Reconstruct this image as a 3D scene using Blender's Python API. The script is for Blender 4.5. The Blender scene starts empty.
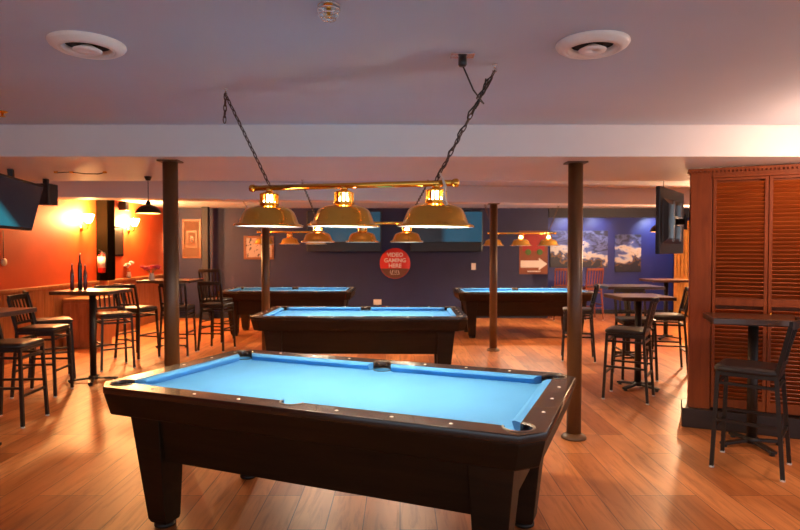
import bpy, bmesh, math, random
from mathutils import Vector, Matrix, Euler
R = math.radians; PI = math.pi
random.seed(4)
sc = bpy.context.scene
COL = sc.collection

# ------------------------------------------------------------------ materials
def new_mat(name):
    m = bpy.data.materials.new(name); m.use_nodes = True
    nt = m.node_tree; nt.nodes.clear()
    out = nt.nodes.new('ShaderNodeOutputMaterial')
    b = nt.nodes.new('ShaderNodeBsdfPrincipled')
    nt.links.new(b.outputs[0], out.inputs[0])
    return m, nt, b
def ramp(nt, fac, stops, interp='LINEAR'):
    r = nt.nodes.new('ShaderNodeValToRGB'); r.color_ramp.interpolation = interp
    els = r.color_ramp.elements
    while len(els) < len(stops): els.new(0.5)
    for e, (p, c) in zip(els, stops):
        e.position = p; e.color = (*c, 1)
    if fac is not None: nt.links.new(fac, r.inputs[0])
    return r
def coords(nt, kind='Object', scale=(1, 1, 1), rot=(0, 0, 0)):
    tc = nt.nodes.new('ShaderNodeTexCoord'); mp = nt.nodes.new('ShaderNodeMapping')
    mp.inputs['Scale'].default_value = scale; mp.inputs['Rotation'].default_value = rot
    nt.links.new(tc.outputs[kind], mp.inputs[0])
    return mp.outputs[0]
def noise(nt, vec, scale, detail=4, rough=.55, dist=0):
    n = nt.nodes.new('ShaderNodeTexNoise')
    n.inputs['Scale'].default_value = scale; n.inputs['Detail'].default_value = detail
    n.inputs['Roughness'].default_value = rough; n.inputs['Distortion'].default_value = dist
    nt.links.new(vec, n.inputs['Vector'])
    return n
def bump(nt, b, h, strength, dist=.002):
    bp = nt.nodes.new('ShaderNodeBump'); bp.inputs['Strength'].default_value = strength
    bp.inputs['Distance'].default_value = dist
    nt.links.new(h, bp.inputs['Height']); nt.links.new(bp.outputs[0], b.inputs['Normal'])
def plain(name, c, rough=.5, metal=0, var=.12, scale=6, bmp=0, spec=.5, stretch=(1, 1, 1), coat=0):
    m, nt, b = new_mat(name)
    v = coords(nt, 'Object', stretch)
    n = noise(nt, v, scale)
    lo = tuple(x * (1 - var) for x in c); hi = tuple(min(1, x * (1 + var)) for x in c)
    r = ramp(nt, n.outputs[0], [(.3, lo), (.7, hi)])
    nt.links.new(r.outputs[0], b.inputs['Base Color'])
    b.inputs['Roughness'].default_value = rough; b.inputs['Metallic'].default_value = metal
    b.inputs['Specular IOR Level'].default_value = spec
    b.inputs['Coat Weight'].default_value = coat
    if bmp:
        n2 = noise(nt, v, scale * 14, 2); bump(nt, b, n2.outputs[0], bmp)
    return m
def emit(name, c, s, sample=True):
    m, nt, b = new_mat(name)
    b.inputs['Base Color'].default_value = (*c, 1)
    b.inputs['Emission Color'].default_value = (*c, 1); b.inputs['Emission Strength'].default_value = s
    if not sample: m.cycles.emission_sampling = 'NONE'
    return m
def wood(name, dark, light, rough=.4, grain=(3, 3, 3), axis='X', scale=1, coat=0):
    m, nt, b = new_mat(name)
    st = {'X': (.12, 1, 1), 'Y': (1, .12, 1), 'Z': (1, 1, .12)}[axis]
    v = coords(nt, 'Object', tuple(s * scale for s in st))
    n = noise(nt, v, 22, 6, .6, .6)
    r = ramp(nt, n.outputs[0], [(.25, dark), (.75, light)])
    nt.links.new(r.outputs[0], b.inputs['Base Color'])
    b.inputs['Roughness'].default_value = rough; b.inputs['Coat Weight'].default_value = coat
    bump(nt, b, n.outputs[0], .08)
    return m

M = {}
M['ceiling'] = plain('ceiling_paint', (.58, .63, .72), .75, var=.03, scale=1.2, bmp=.08)
M['beam'] = plain('beam_paint', (.80, .75, .72), .6, var=.03, scale=1.5, bmp=.05)
M['orange'] = plain('orange_wall_paint', (.52, .070, .008), .6, var=.08, scale=2.5, bmp=.08)
M['navywall'] = plain('slate_navy_wall_paint', (.011, .013, .066), .6, var=.15, scale=1.5, bmp=.06)
M['blue'] = plain('royal_blue_wall_paint', (.006, .016, .17), .5, var=.08, scale=2, bmp=.05)
M['navy'] = plain('dark_navy_paint', (.005, .006, .020), .6)
M['wains'] = wood('wainscot_wood', (.28, .10, .03), (.50, .22, .08), .4, axis='Z')
M['closetwood'] = wood('closet_red_wood', (.18, .036, .007), (.33, .078, .016), .45, axis='Z', scale=.7)
M['closetwood'].node_tree.nodes['Principled BSDF'].inputs['Specular IOR Level'].default_value = .2
M['louver'] = wood('louver_red_wood', (.27, .046, .006), (.44, .10, .016), .45, axis='X', scale=.8)
M['plinth'] = wood('dark_plinth_wood', (.018, .010, .006), (.04, .02, .012), .4)
M['poolbody'] = wood('pool_dark_laminate', (.014, .0055, .0014), (.030, .0125, .003), .5, axis='X', scale=.8)
M['poolbody'].node_tree.nodes['Principled BSDF'].inputs['Specular IOR Level'].default_value = .22
M['poolrail'] = wood('pool_rail_laminate', (.018, .010, .006), (.040, .022, .013), .27, axis='X', scale=.8, coat=.3)
M['cloth'] = plain('blue_billiard_cloth', (.064, .255, .56), .85, var=.05, scale=3, bmp=.12, spec=.2)
M['pocket'] = plain('black_pocket_leather', (.012, .010, .009), .5)
M['rim'] = plain('pocket_metal_rim', (.16, .13, .11), .42, metal=.7)
M['sight'] = plain('pearl_sight', (.85, .80, .72), .3)
M['brass'] = plain('polished_brass', (.96, .51, .085), .2, metal=1, var=.08, scale=3, stretch=(1, 1, .3))
M['shadein'] = plain('white_enamel', (.9, .86, .78), .5)
M['chain'] = plain('dark_bronze_chain', (.10, .065, .05), .4, metal=.8)
M['chrome'] = plain('chrome', (.8, .78, .76), .2, metal=1)
M['bulb_on'] = emit('lit_bulb', (1, .80, .50), 14, False)
M['bulb_off'] = plain('frosted_bulb', (.8, .78, .72), .4)
M['column'] = plain('bronze_column_paint', (.11, .048, .016), .4, var=.25, scale=3, stretch=(1, 1, .2))
M['blackmetal'] = plain('black_metal', (.022, .014, .009), .42, metal=.2)
M['vinyl'] = plain('black_vinyl', (.022, .017, .016), .36, var=.2, bmp=.1)
M['tabletop'] = wood('brown_tabletop', (.055, .022, .010), (.11, .05, .022), .3, axis='X', coat=.2)
M['redwood'] = wood('red_brown_wood', (.12, .022, .008), (.24, .05, .016), .35, axis='Z')
M['white'] = plain('white_plastic', (.78, .76, .72), .4, var=.03)
M['vent'] = plain('vent_white_enamel', (.92, .87, .80), .42, var=.04)
M['dark'] = plain('dark_opening', (.012, .010, .009), .7)
M['blackplastic'] = plain('black_plastic', (.012, .012, .013), .32)
M['red'] = plain('extinguisher_red', (.50, .012, .010), .3)
M['label'] = plain('paper_label', (.80, .74, .66), .5)
M['pinkpetal'] = plain('pink_petals', (.88, .10, .15), .6)
M['whitepetal'] = plain('white_petals', (.85, .82, .78), .6)
M['leaf'] = plain('green_leaf', (.04, .12, .03), .5)
M['ceramic'] = plain('white_ceramic', (.7, .66, .6), .3)
M['bottle_red'] = plain('dark_red_glass', (.11, .008, .008), .2, coat=.5)
M['bottle_dark'] = plain('dark_brown_glass', (.025, .008, .006), .2, coat=.5)
M['frame_wood'] = wood('picture_frame_wood', (.12, .034, .008), (.22, .075, .02), .4)
M['mat_cream'] = plain('picture_mat', (.15, .062, .03), .7)
M['curtain'] = plain('gold_curtain', (.62, .26, .05), .7, var=.2)
M['sconce'] = emit('sconce_glass', (1, .50, .17), 460)
M['spot'] = emit('spot_lens', (.9, .93, 1), 30, False)
M['pend_in'] = plain('pendant_inner_gold', (.80, .50, .22), .4)
M['pend_out'] = plain('pendant_dark_bronze', (.035, .022, .014), .35, metal=.5)
M['pil'] = plain('unlit_dark_paint', (.006, .004, .002), .9, spec=.0)  # dark pillar paint; shade on its unlit face is put into the colour
M['cream_thermo'] = plain('cream_plastic', (.7, .55, .35), .5)

def floor_mat():
    m, nt, b = new_mat('plank_floor')
    tc = nt.nodes.new('ShaderNodeTexCoord')
    sep = nt.nodes.new('ShaderNodeSeparateXYZ'); cmb = nt.nodes.new('ShaderNodeCombineXYZ')
    nt.links.new(tc.outputs['Object'], sep.inputs[0])
    nt.links.new(sep.outputs[1], cmb.inputs[0]); nt.links.new(sep.outputs[0], cmb.inputs[1])
    br = nt.nodes.new('ShaderNodeTexBrick')
    br.offset = .37; br.offset_frequency = 3
    br.inputs['Scale'].default_value = 1
    br.inputs['Brick Width'].default_value = 1.22; br.inputs['Row Height'].default_value = .205
    br.inputs['Mortar Size'].default_value = .0028; br.inputs['Mortar Smooth'].default_value = .2
    br.inputs['Bias'].default_value = 0
    br.inputs['Color1'].default_value = (.50, .145, .030, 1); br.inputs['Color2'].default_value = (.84, .33, .105, 1)
    br.inputs['Mortar'].default_value = (.20, .070, .026, 1)
    nt.links.new(cmb.outputs[0], br.inputs['Vector'])
    mp = nt.nodes.new('ShaderNodeMapping'); mp.inputs['Scale'].default_value = (9, .8, 1)
    nt.links.new(tc.outputs['Object'], mp.inputs[0])
    n = noise(nt, mp.outputs[0], 2.2, 7, .62, .9)
    g = ramp(nt, n.outputs[0], [(.28, (.52, .40, .30)), (.52, (1, 1, 1)), (.8, (1.0, .96, .90))])
    mp2 = nt.nodes.new('ShaderNodeMapping'); mp2.inputs['Scale'].default_value = (2.4, .7, 1)
    nt.links.new(tc.outputs['Object'], mp2.inputs[0])
    n2 = noise(nt, mp2.outputs[0], 1.3, 3, .5, .4)
    g2 = ramp(nt, n2.outputs[0], [(.35, (.66, .56, .46)), (.6, (1, 1, 1))])
    mx = nt.nodes.new('ShaderNodeMix'); mx.data_type = 'RGBA'; mx.blend_type = 'MULTIPLY'; mx.inputs[0].default_value = .8
    nt.links.new(br.outputs[0], mx.inputs[6]); nt.links.new(g.outputs[0], mx.inputs[7])
    mx2 = nt.nodes.new('ShaderNodeMix'); mx2.data_type = 'RGBA'; mx2.blend_type = 'MULTIPLY'; mx2.inputs[0].default_value = .75
    nt.links.new(mx.outputs[2], mx2.inputs[6]); nt.links.new(g2.outputs[0], mx2.inputs[7])
    nt.links.new(mx2.outputs[2], b.inputs['Base Color'])
    rr = ramp(nt, n.outputs[0], [(.2, (.46,) * 3), (.8, (.36,) * 3)])
    nt.links.new(rr.outputs[0], b.inputs['Roughness'])
    bump(nt, b, br.outputs[1], -.25)
    return m
M['floor'] = floor_mat()

def art_mat(name, seed, tilt):
    m, nt, b = new_mat(name)
    v = coords(nt, 'Object', (1, 1, 1.5), (0, .3, 0))
    mp = nt.nodes.new('ShaderNodeMapping'); mp.inputs['Location'].default_value = (seed, seed * 2, 0); nt.links.new(v, mp.inputs[0])
    n = noise(nt, mp.outputs[0], 2.2, 6, .58, .5)
    tc = nt.nodes.new('ShaderNodeTexCoord'); sp = nt.nodes.new('ShaderNodeSeparateXYZ'); nt.links.new(tc.outputs['Object'], sp.inputs[0])
    a = nt.nodes.new('ShaderNodeMath'); a.operation = 'MULTIPLY_ADD'; a.inputs[1].default_value = .62
    nt.links.new(sp.outputs[2], a.inputs[0]); nt.links.new(n.outputs[0], a.inputs[2])
    a2 = nt.nodes.new('ShaderNodeMath'); a2.operation = 'MULTIPLY_ADD'; a2.inputs[1].default_value = tilt
    nt.links.new(sp.outputs[0], a2.inputs[0]); nt.links.new(a.outputs[0], a2.inputs[2])
    r = ramp(nt, a2.outputs[0], [(.0, (.006, .006, .014)), (.30, (.010, .010, .03)), (.335, (.22, .09, .02)), (.36, (.010, .012, .04)), (.395, (.10, .10, .22)),
                                 (.43, (.66, .52, .36)), (.50, (.58, .56, .58)), (.535, (.09, .13, .38)), (.60, (.06, .08, .26)), (.66, (.012, .014, .05)), (.72, (.10, .13, .34)), (.8, (.010, .012, .04))])
    nt.links.new(r.outputs[0], b.inputs['Base Color']); b.inputs['Roughness'].default_value = .5
    return m
M['art'] = art_mat('marbled_canvas', 1.0, .12); M['art2'] = art_mat('marbled_canvas_b', 4.3, 0)
def pic_mat():
    m, nt, b = new_mat('small_figure_print')
    v = coords(nt, 'Object', (1, 1, 1))
    n = noise(nt, v, 13, 2, .5, .3)
    r = ramp(nt, n.outputs[0], [(.40, (.03, .015, .03)), (.46, (.38, .29, .27))])
    nt.links.new(r.outputs[0], b.inputs['Base Color']); b.inputs['Roughness'].default_value = .4
    return m
M['print'] = pic_mat()
def screen_mat(name, fn, teal, s):
    m, nt, b = new_mat(name)
    tc = nt.nodes.new('ShaderNodeTexCoord'); sp = nt.nodes.new('ShaderNodeSeparateXYZ')
    nt.links.new(tc.outputs['Generated'], sp.inputs[0])
    a = nt.nodes.new('ShaderNodeMath'); a.operation = 'MULTIPLY_ADD'
    nt.links.new(sp.outputs[2], a.inputs[0]); a.inputs[1].default_value = fn[0]
    nt.links.new(sp.outputs[fn[1]], a.inputs[2])
    r = ramp(nt, a.outputs[0], sorted([(fn[2], (.004, .004, .006)), (fn[3], teal)]))
    if len(fn) > 4:
        r.color_ramp.elements.new(fn[4]).color = (*teal, 1); r.color_ramp.elements.new(min(1, fn[5])).color = (.004, .004, .006, 1)
    nt.links.new(r.outputs[0], b.inputs['Emission Color']); b.inputs['Emission Strength'].default_value = s
    b.inputs['Base Color'].default_value = (.01, .01, .012, 1); b.inputs['Roughness'].default_value = .2
    m.cycles.emission_sampling = 'NONE'
    return m

# ------------------------------------------------------------------ mesh building
class MB:
    def __init__(s): s.bm = bmesh.new()
    def add(s, verts, faces, smooth=False):
        vs = [s.bm.verts.new(v) for v in verts]
        for f in faces:
            try:
                fc = s.bm.faces.new([vs[i] for i in f]); fc.smooth = smooth
            except ValueError: pass
        return s
    def box(s, c, d, rot=None):
        hx, hy, hz = d[0] / 2, d[1] / 2, d[2] / 2
        mt = (rot if rot is not None else Matrix.Identity(3))
        v = [Vector(c) + mt @ Vector((x * hx, y * hy, z * hz)) for x in (-1, 1) for y in (-1, 1) for z in (-1, 1)]
        return s.add(v, [(0, 1, 3, 2), (4, 6, 7, 5), (0, 4, 5, 1), (2, 3, 7, 6), (0, 2, 6, 4), (1, 5, 7, 3)])
    def b2(s, x0, x1, y0, y1, z0, z1):
        return s.box(((x0 + x1) / 2, (y0 + y1) / 2, (z0 + z1) / 2), (x1 - x0, y1 - y0, z1 - z0))
    def loft(s, rings, cap0=True, cap1=True, smooth=False, closed=True):
        n = len(rings[0]); v = [p for r in rings for p in r]; f = []
        for i in range(len(rings) - 1):
            for j in range(n if closed else n - 1):
                k = (j + 1) % n
                f.append((i * n + j, i * n + k, (i + 1) * n + k, (i + 1) * n + j))
        if cap0: f.append(tuple(reversed(range(n))))
        if cap1: f.append(tuple((len(rings) - 1) * n + j for j in range(n)))
        return s.add(v, f, smooth)
    def beam(s, p0, p1, w, d=None, up=(0, 0, 1)):
        p0, p1 = Vector(p0), Vector(p1); d = d or w
        a = (p1 - p0).normalized(); u = Vector(up)
        if abs(a.dot(u)) > .98: u = Vector((0, 1, 0))
        x = a.cross(u).normalized(); y = x.cross(a)
        c = [x * (i * w / 2) + y * (j * d / 2) for i, j in ((-1, -1), (1, -1), (1, 1), (-1, 1))]
        return s.loft([[p0 + q for q in c], [p1 + q for q in c]])
    def tube(s, pts, r, n=8, closed=False, caps=True):
        pts = [Vector(p) for p in pts]; rings = []; prev = None; m = len(pts)
        for i, p in enumerate(pts):
            if closed: t = pts[(i + 1) % m] - pts[i - 1]
            else: t = pts[min(i + 1, m - 1)] - pts[max(i - 1, 0)]
            t.normalize()
            if prev is None:
                u = Vector((0, 0, 1)) if abs(t.z) < .9 else Vector((1, 0, 0))
                x = t.cross(u).normalized()
            else:
                x = (prev - t * prev.dot(t)).normalized()
            prev = x; y = t.cross(x)
            rr = r[i] if isinstance(r, (list, tuple)) else r
            rings.append([p + (x * math.cos(2 * PI * k / n) + y * math.sin(2 * PI * k / n)) * rr for k in range(n)])
        if closed: rings.append(rings[0]); return s.loft(rings, False, False, True)
        return s.loft(rings, caps, caps, True)
    def lathe(s, prof, n=24, c=(0, 0, 0), axis='Z', closed=False, smooth=True):
        rings = []; c = Vector(c)
        for r, z in prof:
            ring = []
            for k in range(n):
                a = 2 * PI * k / n; x, y = r * math.cos(a), r * math.sin(a)
                ring.append(c + (Vector((x, y, z)) if axis == 'Z' else Vector((x, -z, y)) if axis == 'Y' else Vector((z, x, y))))
            rings.append(ring)
        if closed: rings.append(rings[0])
        return s.loft(rings, not closed and prof[0][0] > 1e-4, not closed and prof[-1][0] > 1e-4, smooth)
    def ball(s, c, r, n=12, sq=(1, 1, 1)):
        c = Vector(c); rings = []
        for i in range(n // 2 + 1):
            a = -PI / 2 + PI * i / (n // 2)
            rr = max(math.cos(a), 1e-3) * r
            rings.append([c + Vector((rr * math.cos(2 * PI * k / n) * sq[0], rr * math.sin(2 * PI * k / n) * sq[1], r * math.sin(a) * sq[2])) for k in range(n)])
        return s.loft(rings, True, True, True)
    def build(s, name, mat, parent=None, bevel=0, loc=None, rot=None):
        bmesh.ops.recalc_face_normals(s.bm, faces=s.bm.faces)
        me = bpy.data.meshes.new(name); s.bm.to_mesh(me); s.bm.free()
        return link(name, me, mat, parent, bevel, loc, rot)
def link(name, me, mat, parent=None, bevel=0, loc=None, rot=None):
    o = bpy.data.objects.new(name, me); COL.objects.link(o)
    me.materials.append(mat if not isinstance(mat, str) else M[mat])
    if parent is not None: o.parent = parent
    if loc is not None: o.location = loc
    if rot is not None: o.rotation_euler = rot
    if bevel:
        md = o.modifiers.new('bevel', 'BEVEL'); md.width = bevel; md.segments = 2; md.limit_method = 'ANGLE'; md.angle_limit = R(40)
    return o
def slab(name, loops, z0, z1, mat, parent, bev=0):
    cu = bpy.data.curves.new('tmp', 'CURVE'); cu.dimensions = '2D'; cu.fill_mode = 'BOTH'
    cu.extrude = (z1 - z0) / 2 - bev; cu.bevel_depth = bev; cu.bevel_resolution = 1
    for lp in loops:
        sp = cu.splines.new('POLY'); sp.points.add(len(lp) - 1); sp.use_cyclic_u = True
        for p, q in zip(sp.points, lp): p.co = (q[0], q[1], 0, 1)
    o = bpy.data.objects.new('tmp', cu); COL.objects.link(o)
    dg = bpy.context.evaluated_depsgraph_get()
    me = bpy.data.meshes.new_from_object(o.evaluated_get(dg))
    bpy.data.objects.remove(o); bpy.data.curves.remove(cu)
    me.transform(Matrix.Translation((0, 0, (z0 + z1) / 2))); me.name = name; me.materials.clear()
    return link(name, me, mat, parent)
def text(name, body, size, mat, parent, loc, rot, ext=.002):
    cu = bpy.data.curves.new('tmp', 'FONT'); cu.body = body; cu.size = size; cu.align_x = 'CENTER'; cu.align_y = 'CENTER'; cu.extrude = ext
    cu.offset = size * .02
    o = bpy.data.objects.new('tmp', cu); COL.objects.link(o)
    dg = bpy.context.evaluated_depsgraph_get()
    me = bpy.data.meshes.new_from_object(o.evaluated_get(dg)); bpy.data.objects.remove(o); bpy.data.curves.remove(cu)
    me.materials.clear(); me.name = name
    return link(name, me, mat, parent, 0, loc, rot)
def tag(o, label, cat, group=None):
    o['label'] = label; o['category'] = cat
    if group: o['group'] = group
    elif 'group' in o: del o['group']
    return o
def thing(name, label, cat, loc=(0, 0, 0), rz=0, group=None):
    o = bpy.data.objects.new(name, None); COL.objects.link(o); o.empty_display_size = .1
    o.location = loc; o.rotation_euler = (0, 0, rz)
    return tag(o, label, cat, group)
def struct(name, mb, mat, bevel=0):
    o = mb.build(name, mat, None, bevel); o['kind'] = 'structure'; return o
def dup(root, loc, rz, label, group=None):
    c = root.copy(); COL.objects.link(c)
    c.location = loc; c.rotation_euler = (0, 0, rz); tag(c, label, root['category'], group)
    def kids(a, b):
        for ch in list(a.children):
            d = ch.copy(); COL.objects.link(d); d.parent = b; kids(ch, d)
    kids(root, c)
    return c
def point(name, loc, watts, c, parent=None, r=.035):
    l = bpy.data.lights.new(name, 'POINT'); l.energy = watts; l.color = c; l.shadow_soft_size = r
    o = bpy.data.objects.new(name, l); COL.objects.link(o); o.location = loc
    if parent is not None: o.parent = parent
    return o
WARM = (1, .82, .60)

# ------------------------------------------------------------------ the setting
H, HB = 2.48, 2.236
struct('floor', MB().b2(-7.5, 7.5, -4, 14.6, -.05, 0), 'floor')
struct('ceiling', MB().b2(-7.5, 7.5, -4, 14.6, H, H + .08), 'ceiling')
struct('trim_1', MB().b2(-5.3, 6.6, 4.52, 6.08, HB, H), 'beam', .006)                     # first dropped beam
a, b = Vector((-5.3, 7.82)), Vector((6.6, 9.62)); d = (b - a).normalized(); nrm = Vector((-d.y, d.x)) * .38
mb = MB(); ring = [a, b, b + nrm, a + nrm]
mb.loft([[Vector((p.x, p.y, HB)) for p in ring], [Vector((p.x, p.y, H)) for p in ring]])
struct('trim_2', mb, 'beam', .006)
struct('wall_left', MB().b2(-5.42, -5.3, -4, 13.4, 0, H), 'orange')
struct('wall_back', MB().b2(-5.42, 3.34, 13.4, 13.55, 0, H), 'navywall')
struct('wall_alcove', MB().b2(3.22, 6.72, 14.3, 14.45, 0, H), 'blue')
struct('wall_alcove_side', MB().b2(3.22, 3.34, 13.55, 14.3, 0, H), 'navywall')
struct('wall_right', MB().b2(6.6, 6.72, 4, 14.3, 0, H), 'navywall')
struct('trim_3', MB().b2(3.36, 6.58, 13.4, 13.52, 2.27, H), 'navy')                    # header over the alcove
struct('baseboard_back', MB().b2(-5.25, 3.3, 13.375, 13.4, 0, .1), 'navy')
struct('baseboard_alcove', MB().b2(3.36, 6.58, 14.275, 14.3, 0, .1), 'navy')
mb = MB()
for i in range(40):
    y = 4.2 + i * .23
    if not 10.24 < y + .11 < 10.78: mb.b2(-5.3, -5.275, y, y + .222, 0, .94)
struct('trim_4', mb, 'wains')
struct('trim_5', MB().b2(-5.3, -5.235, 4.2, 10.34, .95, 1.0), 'wains', .006)
struct('trim_6', MB().b2(-5.3, -5.18, 10.66, 13.37, .95, 1.0), 'wains', .006)
struct('wall_pilaster', MB().b2(-5.3, -5.10, 10.36, 10.64, 1.0, H), 'pil', .006)
struct('trim_8', MB().b2(-5.3, -5.08, 10.34, 10.66, 0, 1.0), 'wains', .006)
struct('trim_7', MB().b2(-5.28, -5.19, 13.3, 13.395, 1.0, 1.95), 'white', .006)

# ------------------------------------------------------------------ columns
def column(label, x, y, z1):
    t = thing('support_column', label, 'column', (x, y, 0), 0, None)
    MB().lathe([(.058, .02), (.058, z1 - .012)], 24).build('shaft', 'column', t)
    MB().lathe([(.1, 0), (.1, .012), (.085, .028), (.064, .04), (.058, .045), (.058, .02)], 28).build('base_flange', 'column', t)
    MB().box((0, 0, z1 - .006), (.165, .135, .012)).build('cap_plate', 'column', t, .002)
    return t
column('bronze painted steel column at the near table\'s right rear corner', 1.415, 4.80, HB)
column('bronze painted steel column behind the near table\'s left end, before bar stools', -1.82, 4.72, HB)
column('thin far steel column standing in front of the right rear pool table', 1.42, 9.02, HB)
column('thin far steel column in front of the left rear pool table', -1.93, 8.52, HB)
t = thing('wall_post', 'narrow dark navy post against the back wall right of the red-framed picture', 'post', (-4.28, 13.1, 0))
MB().b2(-.07, .07, -.07, .07, 0, H).build('shaft', 'navy', t, .01)
MB().b2(-.09, .09, -.09, .09, 0, .09).build('foot', 'navy', t, .006)

# ------------------------------------------------------------------ pool tables
TL, TW = 2.36, 1.27
def octa(l, w, c, z):
    x, y = l / 2, w / 2
    return [Vector(p + (z,)) for p in ((-x + c, -y), (x - c, -y), (x, -y + c), (x, y - c), (x - c, y), (-x + c, y), (-x, y - c), (-x, -y + c))]
def arc(cx, cy, r, a0, a1, n=14):
    return [(cx + r * math.cos(R(a0 + (a1 - a0) * i / n)), cy + r * math.sin(R(a0 + (a1 - a0) * i / n))) for i in range(n + 1)]
def make_pool_table(label):
    t = thing('pool_table', label, 'pool table')
    X, Y, A = TL / 2, TW / 2, .115
    ix, iy = X - A, Y - A
    rc, rs = .06, .055
    outer = [(p.x, p.y) for p in octa(TL - .008, TW - .008, .09, 0)]
    inner = (arc(-ix, -iy, rc, 90, 360) + arc(0, -iy, rs, 180, 360) + arc(ix, -iy, rc, 180, 450) +
             arc(ix, iy, rc, 270, 540) + arc(0, iy, rs, 0, 180) + arc(-ix, iy, rc, 0, 270))
    slab('rail', [outer, inner], .776, .812, 'poolrail', t, .004)
    bx, by = X - .05, Y - .05
    holes = [arc(sx * ix, sy * iy, rc - .002, 0, 360, 20)[:-1] for sx in (-1, 1) for sy in (-1, 1)] + [arc(0, sy * iy, rs - .002, 0, 360, 20)[:-1] for sy in (-1, 1)]
    slab('cloth_bed', [[(p.x, p.y) for p in octa(2 * bx, 2 * by, .025, 0)]] + holes, .745, .768, 'cloth', t)
    # six cushions
    def cushion(p0, p1, n, e0, e1):
        p0, p1, n = Vector((*p0, 0)), Vector((*p1, 0)), Vector((*n, 0)); d = (p1 - p0).normalized()
        sec = [(-.004, .770), (-.004, .811), (.03, .8105), (.047, .805), (.05, .797), (.036, .770)]
        def ring(p, sgn, e): return [p + n * o + d * sgn * e * max(o, 0) / .05 + Vector((0, 0, z)) for o, z in sec]
        MB().loft([ring(p0, 1, e0), ring(p1, -1, e1)]).build('cushion', 'cloth', t, .002)
    g = .004
    cushion((-ix + rc + g, -iy), (-rs - g, -iy), (0, 1), .045, .02); cushion((rs + g, -iy), (ix - rc - g, -iy), (0, 1), .02, .045)
    cushion((-ix + rc + g, iy), (-rs - g, iy), (0, -1), .045, .02); cushion((rs + g, iy), (ix - rc - g, iy), (0, -1), .02, .045)
    cushion((-ix, -iy + rc + g), (-ix, iy - rc - g), (1, 0), .045, .045); cushion((ix, -iy + rc + g), (ix, iy - rc - g), (-1, 0), .045, .045)
    # pockets with their metal rims
    for cx, cy, r, a0, a1 in ((-ix, -iy, rc, 95, 355), (ix, -iy, rc, 185, 445), (ix, iy, rc, 275, 535), (-ix, iy, rc, 5, 265), (0, -iy, rs, 183, 357), (0, iy, rs, 3, 177)):
        p = MB().lathe([(r + .003, .772), (r + .003, .69), (r - .02, .668), (.001, .662), (.001, .666), (r - .022, .673), (r - .001, .693), (r - .001, .772)], 24, (cx, cy, 0), closed=True).build('pocket', 'pocket', t)
        MB().tube([(x, y, .812) for x, y in arc(cx, cy, r + .004, a0, a1, 22)], .0045, 8).build('pocket_rim', 'rim', p)
    # sights
    for sx in (-1, 1):
        for k in (1, 2, 3):
            x = sx * (k * ix / 4)
            for sy in (-1, 1):
                MB().lathe([(.001, .8115), (.009, .8115), (.009, .8135), (.006, .8145), (.001, .8148)], 12, (x, sy * (Y - .055), 0)).build('sight', 'sight', t)
        for k in (-1, 0, 1):
            MB().lathe([(.001, .8115), (.009, .8115), (.009, .8135), (.006, .8145), (.001, .8148)], 12, (sx * (X - .055), k * iy / 2, 0)).build('sight', 'sight', t)
    # apron under the rails, cabinet and legs
    MB().loft([octa(TL - .5, TW - .5, .05, .658), octa(TL - .075, TW - .075, .075, .658), octa(TL - .06, TW - .06, .08, .666), octa(TL - .012, TW - .012, .088, .765), octa(TL - .008, TW - .008, .09, .785), octa(TL - .03, TW - .03, .09, .785)],
              False, False).build('apron', 'poolbody', t, .002)
    MB().loft([octa(TL - .42, TW - .42, .02, .385), octa(TL - .38, TW - .38, .02, .385), octa(TL - .28, TW - .28, .02, .668)], True, True).build('cabinet', 'poolbody', t, .004)
    for sx in (-1, 1):
        for sy in (-1, 1):
            def rr(o, i, z): return [Vector((sx * (X - p), sy * (Y - q), z)) for p, q in ((o, o), (i, o), (i, i), (o, i))]
            lg = MB().loft([rr(.205, .31, .028), rr(.195, .315, .05), rr(.132, .335, .665)]).build('leg', 'poolbody', t, .004)
            MB().lathe([(.001, 0), (.05, 0), (.058, .006), (.058, .02), (.04, .03), (.001, .03)], 20, (sx * (X - .257), sy * (Y - .257), 0)).build('foot_leveler', 'blackmetal', lg)
    return t
ANG = -.389
tab = make_pool_table('nearest pool table, set at an angle, bright blue cloth and dark brown cabinet')
c, s = math.cos(ANG), math.sin(ANG)
tab.location = (-1.638 + 1.18 * c - .625 * s, 3.137 + 1.18 * s + .625 * c, 0); tab.rotation_euler = (0, 0, ANG)
mid = dup(tab, (-.44, 6.96, 0), R(-.8), 'middle pool table of dark wood directly behind the nearest one, blue cloth')
dup(tab, (-2.03, 10.97, 0), 0, 'rear left pool table with blue cloth, beside the bar stools and back wall')
dup(tab, (2.18, 10.72, 0), 0, 'rear right pool table with blue cloth, crossed by two steel columns')

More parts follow.
